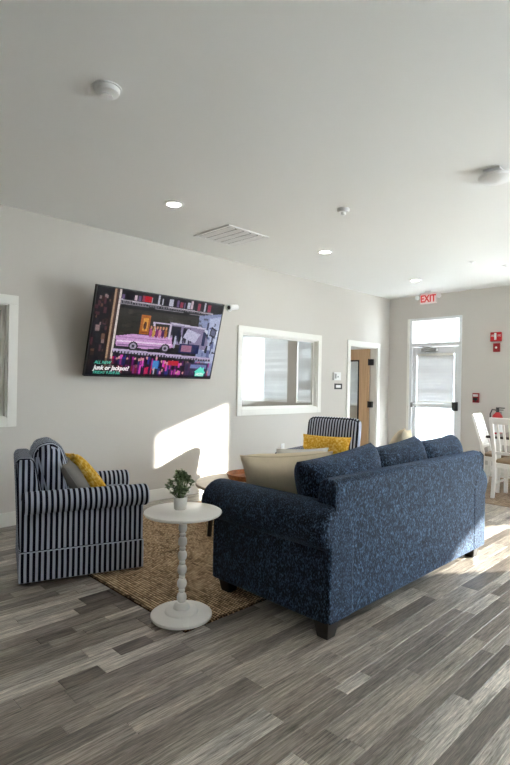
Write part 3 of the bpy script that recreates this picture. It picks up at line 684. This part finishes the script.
# ------------------------------------------------------------------ television
def build_tv():
    W_, H_ = 1.68, .945
    upv = Vector((0, -.25, .911)).normalized()
    cen = Vector((3.28, 4.845, 1.9085))
    t = thing('television', 'wide flat television tilted forward on the wall showing a toy shelf', 'television', M=frame_M(cen, (1, 0, 0), upv))
    obj('back_shell', MB().box(-W_ / 2, W_ / 2, -H_ / 2, H_ / 2, -.035, -.004), 'screenbezel', t, bevel=.006)
    bz = .012; mb = MB()
    mb.box(-W_ / 2, W_ / 2, -H_ / 2, -H_ / 2 + bz, -.004, .006).box(-W_ / 2, W_ / 2, H_ / 2 - bz, H_ / 2, -.004, .006).box(-W_ / 2, -W_ / 2 + bz, -H_ / 2 + bz, H_ / 2 - bz, -.004, .006).box(W_ / 2 - bz, W_ / 2, -H_ / 2 + bz, H_ / 2 - bz, -.004, .006)
    obj('bezel', mb, 'screenbezel', t)
    mt = obj('wall_mount', MB().box(-.3, .3, -.02, .02, -.055, -.035).box(-.05, .05, -.2, .2, -.075, -.035), 'black', t)
    obj('mount_arm', MB().tube([(0, .1, -.07), (0, .18, -.30)], .025), 'black', mt)
    # picture, painted as one colour per screen cell
    nx, ny = 210, 118; img = np.zeros((ny, nx, 3), np.float32); rs = np.random.RandomState(5)
    U, Vv = np.meshgrid((np.arange(nx) + .5) / nx, (np.arange(ny) + .5) / ny)
    def lin(c): return np.array(srgb(*c)[:3])
    def rect(u0, u1, v0, v1, c, sh=0, k=1.0):
        m = (U > u0) & (U < u1) & (Vv - sh * (U - u0) > v0) & (Vv - sh * (U - u0) < v1); img[m] = img[m] * (1 - k) + lin(c) * k
    def ell(u, v, a, b, c, k=1.0):
        m = ((U - u) / a) ** 2 + ((Vv - v) / b) ** 2 < 1; img[m] = img[m] * (1 - k) + lin(c) * k
    def poly(pts, c, k=1.0):
        m = np.ones_like(U, bool); n = len(pts); ar = sum(pts[i][0] * pts[(i + 1) % n][1] - pts[(i + 1) % n][0] * pts[i][1] for i in range(n))
        for i in range(n):
            (x0, y0), (x1, y1) = pts[i], pts[(i + 1) % n]; m &= (((x1 - x0) * (Vv - y0) - (y1 - y0) * (U - x0)) * ar >= 0)
        img[m] = img[m] * (1 - k) + lin(c) * k
    rect(0, 1, 0, 1, (30, 28, 34)); rect(.15, 1, .2, .62, (62, 58, 52)); rect(.15, 1, .3, .5, (52, 50, 42), k=.6)
    for _ in range(90):   # shelf clutter on the left
        u, v = rs.uniform(0, .12), rs.uniform(.02, .98); w = rs.uniform(.006, .03)
        rect(u, u + w, v, v + rs.uniform(.02, .08), [(70, 48, 40), (120, 92, 76), (24, 20, 24), (150, 130, 130), (44, 36, 50), (96, 60, 70)][rs.randint(6)])
    rect(.118, .135, 0, .98, (176, 150, 128)); rect(.135, .15, 0, .98, (90, 70, 62)); rect(.152, .166, 0, .95, (216, 205, 200)); rect(.10, .118, .05, .9, (46, 32, 28))
    for k in range(26):   # upper shelf goods
        u = .17 + k * .03; c = [(120, 100, 140), (40, 34, 50), (210, 190, 200), (160, 60, 90), (30, 26, 36), (196, 196, 210)][rs.randint(6)]
        rect(u, u + rs.uniform(.012, .034), .0 + rs.uniform(0, .05), .10 + .02 * (k / 26), c)
    rect(.34, .39, .03, .10, (190, 36, 54))
    rect(.15, .92, .105, .12, (190, 184, 192), sh=.03); rect(.15, .92, .15, .157, (150, 146, 154), sh=.03)
    for k in range(60): rect(.16 + k * .0125, .164 + k * .0125, .12, .15, (150, 146, 156), sh=0.0)
    poly([(.80, .18), (1, .12), (1, 1), (.84, .9)], (150, 158, 190)); poly([(.90, .2), (1, .16), (1, .8), (.93, .8)], (196, 202, 226), .8)
    for _ in range(26):
        u, v = rs.uniform(.86, .98), rs.uniform(.25, .75); rect(u, u + rs.uniform(.01, .03), v, v + rs.uniform(.02, .1), [(60, 60, 90), (30, 40, 60), (220, 225, 240), (110, 120, 160)][rs.randint(4)], sh=.3)
    # yellow box, pink open car, silver van, dolls' goods
    for _ in range(70):
        u, v = rs.uniform(.17, .88), rs.uniform(.2, .5); rect(u, u + rs.uniform(.01, .05), v, v + rs.uniform(.01, .05), [(40, 38, 34), (74, 68, 56), (54, 60, 54), (30, 28, 30), (88, 82, 74)][rs.randint(5)], k=.6)
    rect(.335, .405, .25, .48, (176, 112, 50)); rect(.35, .39, .29, .44, (214, 164, 84)); ell(.37, .38, .012, .05, (96, 50, 36)); rect(.345, .395, .455, .47, (120, 60, 40))
    poly([(.56, .30), (.86, .33), (.92, .52), (.90, .62), (.56, .56)], (150, 140, 168)); rect(.58, .66, .35, .47, (52, 50, 66)); rect(.68, .75, .36, .48, (46, 42, 58)); rect(.57, .88, .305, .325, (206, 200, 218), sh=.08)
    poly([(.17, .53), (.29, .49), (.60, .49), (.62, .62), (.40, .66), (.18, .64)], (206, 166, 208)); rect(.18, .60, .575, .595, (238, 218, 240)); rect(.18, .58, .53, .54, (166, 120, 172)); rect(.19, .58, .62, .635, (150, 120, 160))
    poly([(.43, .34), (.445, .34), (.475, .5), (.46, .5)], (206, 196, 216)); rect(.43, .58, .325, .34, (196, 186, 208)); rect(.565, .58, .33, .52, (206, 196, 214))
    for k, c in enumerate([(176, 80, 150), (196, 160, 96), (140, 44, 120), (206, 140, 160), (96, 44, 106), (166, 116, 66)]):
        u = .42 + k * .024; ell(u, .455, .012, .06, c); ell(u, .39, .008, .02, (206, 160, 132))
    for u in (.305, .555): ell(u, .635, .036, .055, (20, 18, 24)); ell(u, .635, .024, .038, (176, 168, 186)); ell(u, .635, .011, .018, (50, 44, 60))
    for k in range(10):
        u = .61 + k * .017; ell(u, .50 + .05 * math.sin(k * 2.), .009, .08, [(18, 20, 34), (190, 190, 208), (30, 36, 66)][k % 3])
    poly([(.72, .36), (.84, .42), (.80, .54), (.69, .48)], (196, 194, 216)); rect(.67, .85, .56, .68, (36, 48, 100)); rect(.69, .78, .575, .66, (170, 126, 150)); rect(.86, .89, .38, .56, (34, 50, 96), sh=.4); poly([(.93, .30), (.985, .34), (.975, .46), (.92, .42)], (46, 46, 62)); poly([(.94, .33), (.975, .355), (.968, .43), (.93, .40)], (120, 124, 150))
    rect(.16, .97, .675, .70, (196, 182, 208), sh=.06); rect(.16, .97, .70, .725, (30, 24, 36), sh=.06)
    for k in range(34): rect(.165 + k * .0235, .177 + k * .0235, .702 + .0014 * k, .722 + .0014 * k, (186, 176, 200))
    for k in range(110):
        u = .15 + (k % 55) * .015; c = [(176, 34, 160), (100, 20, 110), (216, 90, 190), (52, 16, 72), (196, 44, 100), (48, 60, 140), (24, 12, 32), (20, 14, 26)][rs.randint(8)]
        v0 = .745 + .03 * (u > .5) + rs.uniform(0, .04) + .11 * (k >= 55); rect(u, u + rs.uniform(.008, .02), v0, v0 + rs.uniform(.06, .14), c)
        if rs.rand() < .35: ell(u + .007, v0 + .02, .007, .018, (220, 168, 170))
    rect(.475, .525, .80, .90, (80, 150, 206)); rect(.49, .50, .88, .98, (190, 190, 200)); rect(.60, .69, .79, .85, (196, 46, 66)); rect(.75, .96, .80, 1, (54, 58, 92), k=.85); rect(.8, .95, .82, .87, (136, 146, 190)); rect(0.0, 1, .965, 1, (16, 14, 20), k=.8)
    rect(0, .12, .72, 1, (24, 22, 26), k=.75); rect(.02, .36, .80, 1, (24, 12, 30), k=.6)
    img = 1.15 * img ** 1.22
    img *= (1 + .5 * (rs.rand(ny, nx, 1) - .5))
    w, h = W_ - 2 * bz, H_ - 2 * bz
    xs = np.linspace(-w / 2, w / 2, nx + 1); ys = np.linspace(h / 2, -h / 2, ny + 1)
    X, Y = np.meshgrid(xs, ys); vs = np.stack([X.ravel(), Y.ravel(), np.full(X.size, -.001)], 1)
    i, j = np.meshgrid(np.arange(ny), np.arange(nx), indexing='ij'); q = (i * (nx + 1) + j).ravel()
    fs = np.stack([q, q + nx + 1, q + nx + 2, q + 1], 1)
    me = bpy.data.meshes.new('screen'); me.from_pydata(vs.tolist(), [], fs.tolist())
    at = me.color_attributes.new('Col', 'FLOAT_COLOR', 'CORNER')
    cc = np.concatenate([img.reshape(-1, 3), np.ones((nx * ny, 1), np.float32)], 1); at.data.foreach_set('color', np.repeat(cc, 4, axis=0).astype(np.float32).ravel())
    m, nt, p = newmat('lit_screen'); a = N(nt, 'ShaderNodeAttribute', attribute_name='Col')
    p.inputs['Base Color'].default_value = (.01, .01, .012, 1); p.inputs['Roughness'].default_value = .35; p.inputs['Specular IOR Level'].default_value = .08
    nt.links.new(a.outputs['Color'], p.inputs['Emission Color']); p.inputs['Emission Strength'].default_value = .25
    me.materials.append(m); obj('screen', me, None, t)
    MT['tvwhite'] = emis('screen_white', (1, 1, 1, 1), .25); MT['tvteal'] = emis('screen_teal', (.07, .72, .52, 1), .22)
    text_mesh('title_text', 'ALL NEW', .046, 'tvteal', t, -.745, -.335, .001, 'LEFT', .0003, shear=.25, sx=.95)
    text_mesh('title_text', 'Junk or Jackpot?', .066, 'tvwhite', t, -.745, -.398, .001, 'LEFT', .0003, shear=.2, sx=.95, bold=.0015)
    text_mesh('title_text', 'FRIDAY 9:30/8:30c', .044, 'tvteal', t, -.745, -.443, .001, 'LEFT', .0003, shear=.25, sx=.92)
    lg = obj('channel_logo', MB().prism([(-.085, .02), (0, .085), (.035, .055), (.035, .075), (.055, .075), (.055, .04), (.085, .01), (.07, .005), (.06, -.035), (-.07, -.035), (-.07, .01)], 'z', .0004, .0012), 'tvteal', t, loc=(.655, -.405, 0))
    text_mesh('logo_text', 'HGTV', .05, 'tvwhite', lg, 0, -.028, .0014, 'CENTER', .0002, sx=.85, bold=.001)
build_tv()

# ------------------------------------------------------------------ rugs
def rug(name, x0, x1, y0, y1, cell, mat, label, th=.010, px=3):
    nx, ny = int((x1 - x0) / cell) * px, int((y1 - y0) / cell) * px
    X, Y = np.meshgrid(np.linspace(x0, x1, nx + 1), np.linspace(y0, y1, ny + 1)); rs = np.random.RandomState(1)
    a = (X - x0) / cell; b = (Y - y0) / cell
    wv = np.abs(np.sin(np.pi * a)) * np.abs(np.sin(np.pi * (b + .5 * (np.floor(a) % 2))))
    cellr = rs.rand(int(a.max()) + 2, int(b.max()) + 3); rr = cellr[a.astype(int), (b + .5 * (np.floor(a) % 2)).astype(int)]
    Z = th * (.55 + .45 * wv ** .6) + .0006 * rs.randn(*X.shape)
    col = .08 + .74 * wv ** .8 * (.52 + .9 * rr)
    edge = (np.arange(nx + 1)[None, :] < px) | (np.arange(nx + 1)[None, :] > nx - px) | (np.arange(ny + 1)[:, None] < px) | (np.arange(ny + 1)[:, None] > ny - px)
    col = np.where(edge, col * .45, col)
    Z[0, :] = Z[-1, :] = .0006; Z[:, 0] = Z[:, -1] = .0006
    vs = np.stack([X.ravel(), Y.ravel(), Z.ravel()], 1)
    i, j = np.meshgrid(np.arange(ny), np.arange(nx), indexing='ij'); q = (i * (nx + 1) + j).ravel()
    fs = np.stack([q, q + 1, q + nx + 2, q + nx + 1], 1)
    me = bpy.data.meshes.new(name); me.from_pydata(vs.tolist(), [], fs.tolist())
    at = me.color_attributes.new('Col', 'FLOAT_COLOR', 'POINT'); cc = np.repeat(col.ravel()[:, None], 4, 1).astype(np.float32); at.data.foreach_set('color', cc.ravel())
    me.materials.append(MT[mat]); return tag(obj(name, me, None), label, 'rug')
rug('jute_rug', 1.76, 4.62, 2.30, 4.75, .021, 'jute', 'brown woven jute rug under the sofa and coffee table')
rug('dining_rug', 6.39, 8.4, .2, 3.15, .03, 'rugbeige', 'beige woven rug under the dining chairs', th=.008, px=2)

# ------------------------------------------------------------------ sofa
def arm_profile(x0, rx, rz, cx, cz, zb, inner, n=14, a0=250):
    # cross-section of a rolled arm (x, z): outer face at x0, roll ellipse centre (cx, cz)
    pts = [(x0, zb), (x0, cz - rz * .93)]
    for k in range(n + 1):
        a = R(a0) - R(a0 + 35) * k / n
        pts.append((cx + rx * math.cos(a), cz + rz * math.sin(a)))
    pts += [(inner, cz - rz * .7), (inner, zb)]
    return pts
def build_sofa():
    t = thing('sofa', 'large navy blue chenille sofa with rolled arms seen from behind', 'sofa', (2.258, 1.685, 0))
    Ln, D = 2.15, .965
    rest = obj('frame', MB().box(.03, Ln - .03, .02, D - .03, .085, .40), 'sofa', t, bevel=.02)
    # back, slightly thicker at the foot
    bk = MB().prism([(.0, .085), (.0, .84), (.02, .872), (.09, .88), (.125, .85), (.20, .40), (.20, .085)], 'x', .055, Ln - .055)
    b = obj('back', bk, 'sofa', t, smooth=50, bevel=.02, bseg=3)
    obj('welt', MB().tube([(.055, .004, .11), (.055, .004, .845), (.06, .03, .872)], .006), 'sofa', b)
    obj('welt', MB().tube([(Ln - .055, .004, .11), (Ln - .055, .004, .845), (Ln - .06, .03, .872)], .006), 'sofa', b)
    for side in (0, 1):
        pr = [(0, .085), (0, .52), (.02, .60), (.235, .60), (.235, .085)]; rl = [(.088 + .155 * math.cos(R(q)), .603 + .138 * math.sin(R(q))) for q in range(0, 360, 15)]
        if side: pr = [(Ln - x, z) for x, z in pr]; rl = [(Ln - x, z) for x, z in rl]
        a = obj('arm', MB().prism(pr, 'y', -.004, D + .02), 'sofa', t, smooth=50, bevel=.02, bseg=3)
        obj('arm_roll', MB().prism(rl, 'y', -.003, D + .09), 'sofa', a, smooth=50, bevel=.045, bseg=4)
        fx = (.02, .21) if not side else (Ln - .21, Ln - .02)
        obj('arm_front_panel', MB().box(fx[0], fx[1], D + .025, D + .035, .12, .44), 'sofa', a, bevel=.004)
    for k in range(3):
        x0 = .235 + k * (Ln - .47) / 3; w = (Ln - .47) / 3
        obj('seat_cushion', MB().rbox(w / 2 - .003, .37, .085, .04, 10, (0, 0, .02), TRS((x0 + w / 2, .57, .475))), 'sofa', t, smooth=True)
    # loose back cushions: centre x, top heights
    for k, (cx, wz, zc, tl, yy) in enumerate(((.51, .80, .695, 4.5, .27), (1.20, .70, .712, 4.0, .27), (1.85, .68, .705, 1.5, .27))):
        M = TRS((cx, yy, zc), rx=R(80), ry=R(-tl))
        c = obj('back_cushion', MB().pillow(wz, .56, .29, 20, .045, M, k, .42), 'sofa', t, smooth=True)
    for (x, y) in ((.056, .056), (Ln - .10, .075), (.066, .88), (Ln - .10, .88)):
        l = MB(); w0, w1 = .055, .036
        l.add([(x - w1, y - w1, 0), (x + w1, y - w1, 0), (x + w1, y + w1, 0), (x - w1, y + w1, 0), (x - w0, y - w0, .105), (x + w0, y - w0, .105), (x + w0, y + w0, .105), (x - w0, y + w0, .105)],
              [(3, 2, 1, 0), (4, 5, 6, 7), (0, 1, 5, 4), (1, 2, 6, 5), (2, 3, 7, 6), (3, 0, 4, 7)])
        obj('leg', l, 'darkwood', t, bevel=.004, loc=(0, 0, .010 if y > .5 else 0))
    return t
build_sofa()
def pillow_obj(name, w, h, t, mat, M, label, seed=1, pinch=.07, welt=None, n=20):
    root = thing(name, label, 'pillow', M=M)
    obj('cover', MB().pillow(w, h, t, n, pinch, seed=seed), mat, root, smooth=True)
    pts = []
    m = 16
    for (u0, v0, u1, v1) in ((-1, -1, 1, -1), (1, -1, 1, 1), (1, 1, -1, 1), (-1, 1, -1, -1)):
        for k in range(m):
            u = u0 + (u1 - u0) * k / m; v = v0 + (v1 - v0) * k / m
            pts.append((w / 2 * u * (1 - pinch * (1 - v * v)), h / 2 * v * (1 - pinch * (1 - u * u)), 0))
    pts.append(pts[0]); obj('piping', MB().tube(pts, .0045, 6), welt or mat, root)
    return root
def lean(loc, face, tilt, roll=0):
    # pillow standing up: local z looks along angle `face` (deg, from +X), leaning back by tilt
    f = R(face); n = Vector((math.cos(f) * math.cos(R(tilt)), math.sin(f) * math.cos(R(tilt)), math.sin(R(tilt))))
    ex = Vector((-math.sin(f), math.cos(f), 0)); ey = n.cross(ex)
    c, s = math.cos(R(roll)), math.sin(R(roll)); e1 = c * ex + s * ey; e2 = -s * ex + c * ey
    return frame_M(loc, e1, e2)
pillow_obj('throw_pillow', .64, .47, .27, 'cream', lean((2.73, 2.42, .715), 47, 26, -4), 'cream linen throw pillow at the near end of the sofa', 3, pinch=.11)
pillow_obj('knit_pillow', .42, .36, .14, 'whitefab', lean((3.08, 2.60, .745), 60, 22, 0), 'white knitted pillow behind the cream one on the sofa', 5)
pillow_obj('throw_pillow', .50, .50, .15, 'cream', lean((4.10, 2.36, .80), 110, 25, 6), 'cream pillow at the far end of the sofa', 6)

# ------------------------------------------------------------------ armchairs
def armchair(name, label, loc, rz, W_=.80, D=.85, arm=.63, back=.855, backw=None, cushion=True):
    t = thing(name, label, 'armchair', loc, rz, group='striped armchairs')
    P_ = .0365; hx, hy = D / 2, W_ / 2
    def sp(nm, mb, rule, parent=t, smooth=40, bevel=0, bseg=3):
        me = mesh_of(nm, mb, 'stripe', smooth); stripes_uv(me, rule, P_); return obj(nm, me, None, parent, bevel=bevel, bseg=bseg)
    sp('skirt', MB().box(-hx, hx, -hy + .006, hy - .006, .02, .225), 'box', bevel=.006)
    sp('base', MB().box(-hx + .02, hx - .02, -hy + .05, hy - .05, .225, .42), 'box', bevel=.012)
    for sy in (-1, 1):
        pr = [(.034, .22), (.034, arm - .12), (.05, arm - .06), (.155, arm - .06), (.155, .22)]; rl = [(.062 + .090 * math.cos(R(q)), arm - .079 + .079 * math.sin(R(q))) for q in range(0, 360, 15)]
        f = lambda P: [((-hy + x) if sy < 0 else (hy - x), z) for x, z in P]
        a = sp('arm', MB().prism(f(pr), 'x', -hx + .01, hx - .0), 'x', bevel=.01, smooth=50)
        sp('arm_roll', MB().prism(f(rl), 'x', -hx + .02, hx + .035), 'x', parent=a, bevel=.02, smooth=50)
    bw = backw / 2 if backw else hy - .10
    prof = [(-hx + .0, .22), (-hx - .015, .55), (-hx - .03, back - .03), (-hx - .01, back), (-hx + .07, back), (-hx + .10, back - .03), (-hx + .17, .42), (-hx + .17, .22)]
    if cushion:
        sp('back', MB().prism(prof, 'y', -bw, bw), 'box', bevel=.02, smooth=50)
        M = TRS((-hx + .228, 0, .69), ry=R(-14))
        c = sp('back_cushion', MB().rbox(.095, hy - .145, .255, .075, 12, (.045, .015, .02), M), 'box', smooth=True)
    else:
        M = TRS((-hx + .06, 0, .68), ry=R(-10))
        c = sp('back', MB().rbox(.075, bw, back - .68, .07, 12, (.02, .0, .008), M), 'y', smooth=True)
        w = []
        for k in range(25):
            a = math.pi * k / 24; ca, sa = math.cos(a), math.sin(a)
            w.append(M @ Vector((.06, (bw - .012) * (1 if ca >= 0 else -1) * abs(ca) ** .25, (back - .68 - .25) + (.235) * abs(sa) ** .25 if k not in (0, 24) else -.2)))
        obj('piping', MB().tube(w, .007, 6), 'darkfab', c)
    sp('seat_cushion', MB().rbox(hx - .10, hy - .155, .07, .035, 10, (0, 0, .02), TRS((.115, 0, .46))), 'y', smooth=True)
    for (x, y) in ((-hx + .06, -hy + .06), (hx - .06, -hy + .06), (-hx + .06, hy - .06), (hx - .06, hy - .06)):
        obj('leg', MB().lathe([(.022, 0.012 if x > 0 else 0), (.028, .06), (0, .06)], 12, (x, y)), 'darkwood', t)
    return t
MT['darkfab'] = plain('navy_piping', srgb(20, 24, 40), .9)
RZ1 = R(-18.36)
CH1 = Vector((1.842, 3.806, 0))
armchair('armchair', 'navy and white striped rolled arm armchair near the side table', CH1, RZ1)
def on_chair(base, rz, x, y, z): return base + Matrix.Rotation(rz, 3, 'Z') @ Vector((x, y, z))
pillow_obj('throw_pillow', .40, .40, .13, 'greyfab', lean(on_chair(CH1, RZ1, -.02, -.10, .635), -18 - 8, 32, 4), 'grey linen pillow on the near striped armchair', 8)
pillow_obj('throw_pillow', .46, .46, .13, 'mustard', lean(on_chair(CH1, RZ1, .07, .06, .645), -18 + 6, 36, -8), 'mustard yellow pillow on the near striped armchair', 9)
CH2 = Vector((4.93, 3.82, 0)); RZ2 = R(193)
armchair('armchair', 'navy and white striped high back armchair behind the sofa by the wall', CH2, RZ2, W_=.78, D=.80, back=.995, backw=.70, cushion=False)
pillow_obj('lumbar_pillow', .64, .30, .13, 'mustard', lean(on_chair(CH2, RZ2, -.10, .0, .635), 193, 16, 0), 'mustard yellow lumbar pillow on the far striped armchair', 10)

# ------------------------------------------------------------------ side table and plant
st = thing('side_table', 'round white pedestal side table with beaded stem', 'side table', (1.855, 2.465, .011))
obj('table_base', MB().lathe([(0, 0), (.178, 0), (.182, .006), (.182, .018), (.174, .024), (.10, .030), (.096, .038), (.088, .044), (.05, .05), (.042, .075), (.03, .085), (0, .085)], 40), 'whitewood', st, smooth=35)
pf = [(.018, .08)]
z = .085
for k in range(6):
    r = .0295 - .0008 * k
    for q in range(9):
        a = math.pi * q / 8; pf.append((.011 + (r - .011) * math.sin(a) ** .7 if 0 < q < 8 else .011, z + .056 * (1 - math.cos(a)) / 2))
    z += .056
    for q in range(1, 6): pf.append((.011 + .009 * math.sin(math.pi * q / 6), z + .027 * q / 6))
    z += .027
pf += [(.015, z), (.018, z + .01), (.024, .598), (.024, .61)]
obj('stem', MB().lathe(pf, 20), 'whitewood', st, smooth=50)
obj('table_top', MB().lathe([(0, .605), (.20, .605), (.226, .611), (.232, .619), (.230, .626), (.224, .629), (0, .629)], 56), 'whitewood', st, smooth=35)
pl = thing('potted_plant', 'small leafy green plant in a white pot on the side table', 'plant', (1.862, 2.505, .640))
obj('pot', MB().lathe([(0, 0), (.034, 0), (.037, .004), (.042, .068), (.042, .074), (.038, .074), (.036, .06), (0, .06)], 28), 'pot', pl, smooth=40)
obj('soil', MB().lathe([(.036, .062), (0, .066)], 20, close=False), 'soil', pl)
stems = MB(); rs = random.Random(4); tips = []
for k in range(44):
    a = rs.uniform(0, 6.28); r = rs.uniform(.01, .088); hgt = .10 + .11 * (1 - (r / .085) ** 2) * rs.uniform(.75, 1.05)
    p0 = Vector((.015 * math.cos(a), .015 * math.sin(a), .06)); p1 = Vector((r * .6 * math.cos(a), r * .6 * math.sin(a), .06 + hgt * .4)); p2 = Vector((r * math.cos(a), r * math.sin(a), .06 + hgt * .8))
    stems.tube([p0, p1, p2], .0012, 4); tips.append((p0, p1, p2))
obj('stems', stems, 'leaf', pl)
lv = MB()
for (p0, p1, p2) in tips:
    for k in range(16):
        f = .25 + .8 * k / 15; c = p1.lerp(p2, f) if f > .5 else p0.lerp(p1, f + .4)
        az = rs.uniform(0, 6.28); d = Vector((math.cos(az), math.sin(az), rs.uniform(.0, .9))).normalized(); l = rs.uniform(.018, .030); sd = d.cross(Vector((0, 0, 1))).normalized() * l * .33; u = Vector((0, 0, .003))
        lv.add([c, c + d * l * .5 + sd + u, c + d * l, c + d * l * .5 - sd + u], [(0, 1, 2, 3)])
o = obj('foliage', lv, 'leaf', pl); o['kind'] = 'stuff'

# ------------------------------------------------------------------ coffee table and tray
ct = thing('coffee_table', 'round pale wood coffee table with dark legs behind the sofa arm', 'coffee table', (3.50, 3.55, .010))
obj('table_top', MB().lathe([(0, .405), (.53, .405), (.55, .415), (.55, .435), (.545, .44), (0, .44)], 64), 'tabletop', ct, smooth=35)
obj('apron', MB().lathe([(.44, .375), (.47, .375), (.47, .405), (.44, .405), (.44, .375)], 48, close=False), 'darkwood', ct)
for a in (175, 265, 355, 85):
    x, y = math.cos(R(a)), math.sin(R(a))
    obj('leg', MB().tube([(x * .50, y * .50, 0), (x * .46, y * .46, .405)], [.020, .028], 8), 'darkwood', ct)
tr = thing('wooden_tray', 'orange brown wooden tray on the round coffee table', 'tray', (3.62, 3.70, .451), R(20))
obj('tray_base', MB().lathe([(0, 0), (.22, 0), (.22, .01), (0, .01)], 40), 'traywood', tr)
obj('tray_rim', MB().lathe([(.212, .01), (.222, 0), (.245, .05), (.235, .052), (.212, .01)], 40, close=False), 'traywood', tr, smooth=35)

# ------------------------------------------------------------------ dining set
def dining_chair(name, label, loc, rz):
    t = thing(name, label, 'dining chair', loc, rz, group='white dining chairs')
    hw, dp = .215, .21                      # faces local +x
    for sy in (-1, 1):
        y = sy * hw
        pts = [(-dp - .04, y, 0), (-dp, y, .25), (-dp + .005, y, .46), (-dp - .02, y, .62), (-dp - .13, y, 1.0)]
        mb = MB(); w = .021
        vs = []; 
        for p in pts: vs += [(p[0] - w, p[1] - w, p[2]), (p[0] + w, p[1] - w, p[2]), (p[0] + w, p[1] + w, p[2]), (p[0] - w, p[1] + w, p[2])]
        fs = [(3, 2, 1, 0), (16, 17, 18, 19)] + [(i * 4 + k, i * 4 + (k + 1) % 4, i * 4 + 4 + (k + 1) % 4, i * 4 + 4 + k) for i in range(4) for k in range(4)]
        obj('leg', mb.add(vs, fs), 'whitewood', t, bevel=.004)
        obj('leg', MB().box(dp - .021, dp + .021, y - .021, y + .021, 0, .44), 'whitewood', t, bevel=.004)
        obj('side_rail', MB().box(-dp, dp, y - .011, y + .011, .385, .44), 'whitewood', t)
        obj('stretcher', MB().box(-dp, dp, y - .010, y + .010, .17, .195), 'whitewood', t)
    obj('front_rail', MB().box(dp - .012, dp + .012, -hw, hw, .385, .44), 'whitewood', t)
    obj('back_rail', MB().box(-dp - .01, -dp + .012, -hw, hw, .385, .44), 'whitewood', t)
    obj('seat', MB().rbox(.225, .225, .022, .018, 8, (0, 0, .012), TRS((.015, 0, .462))), 'seatbeige', t, smooth=True)
    obj('top_rail', MB().box(-.015, .013, -hw - .02, hw + .02, -.045, .04, TRS((-dp - .128, 0, .985), ry=R(-15))), 'whitewood', t, bevel=.01)
    obj('lower_rail', MB().box(-.012, .012, -hw, hw, -.02, .02, TRS((-dp - .012, 0, .57), ry=R(-6))), 'whitewood', t, bevel=.004)
    for k in range(5):
        y = -hw + (k + 1) * 2 * hw / 6
        obj('slat', MB().tube([(-dp - .012, y, .575), (-dp - .065, y, .77), (-dp - .122, y, .965)], [.012, .016, .013], 6), 'whitewood', t)
    return t
c1 = dining_chair('dining_chair', 'white slat back dining chair nearest the sofa, cut by the right edge', (6.98, 2.27, .010), 0)
c2 = dup(c1, 'white slat back dining chair angled before the fire pull station', (7.54, 2.66, .010), R(-81))
dt = thing('dining_table', 'dark topped white dining table behind the white chairs', 'dining table', (7.75, 1.85, .010))
obj('table_top', MB().box(-.74, .74, -1.0, .84, .725, .758), 'tabledark', dt, bevel=.006)
obj('apron', MB().box(-.66, .66, -.92, -.9, .64, .725).box(-.66, .66, .74, .76, .64, .725).box(-.66, -.64, -.9, .74, .64, .725).box(.64, .66, -.9, .74, .64, .725), 'whitewood', dt)
for (x, y) in ((-.62, -.88), (.62, -.88), (-.62, .72), (.62, .72)): obj('leg', MB().lathe([(.025, 0), (.038, .5), (.042, .725)], 14, (x, y)), 'whitewood', dt)
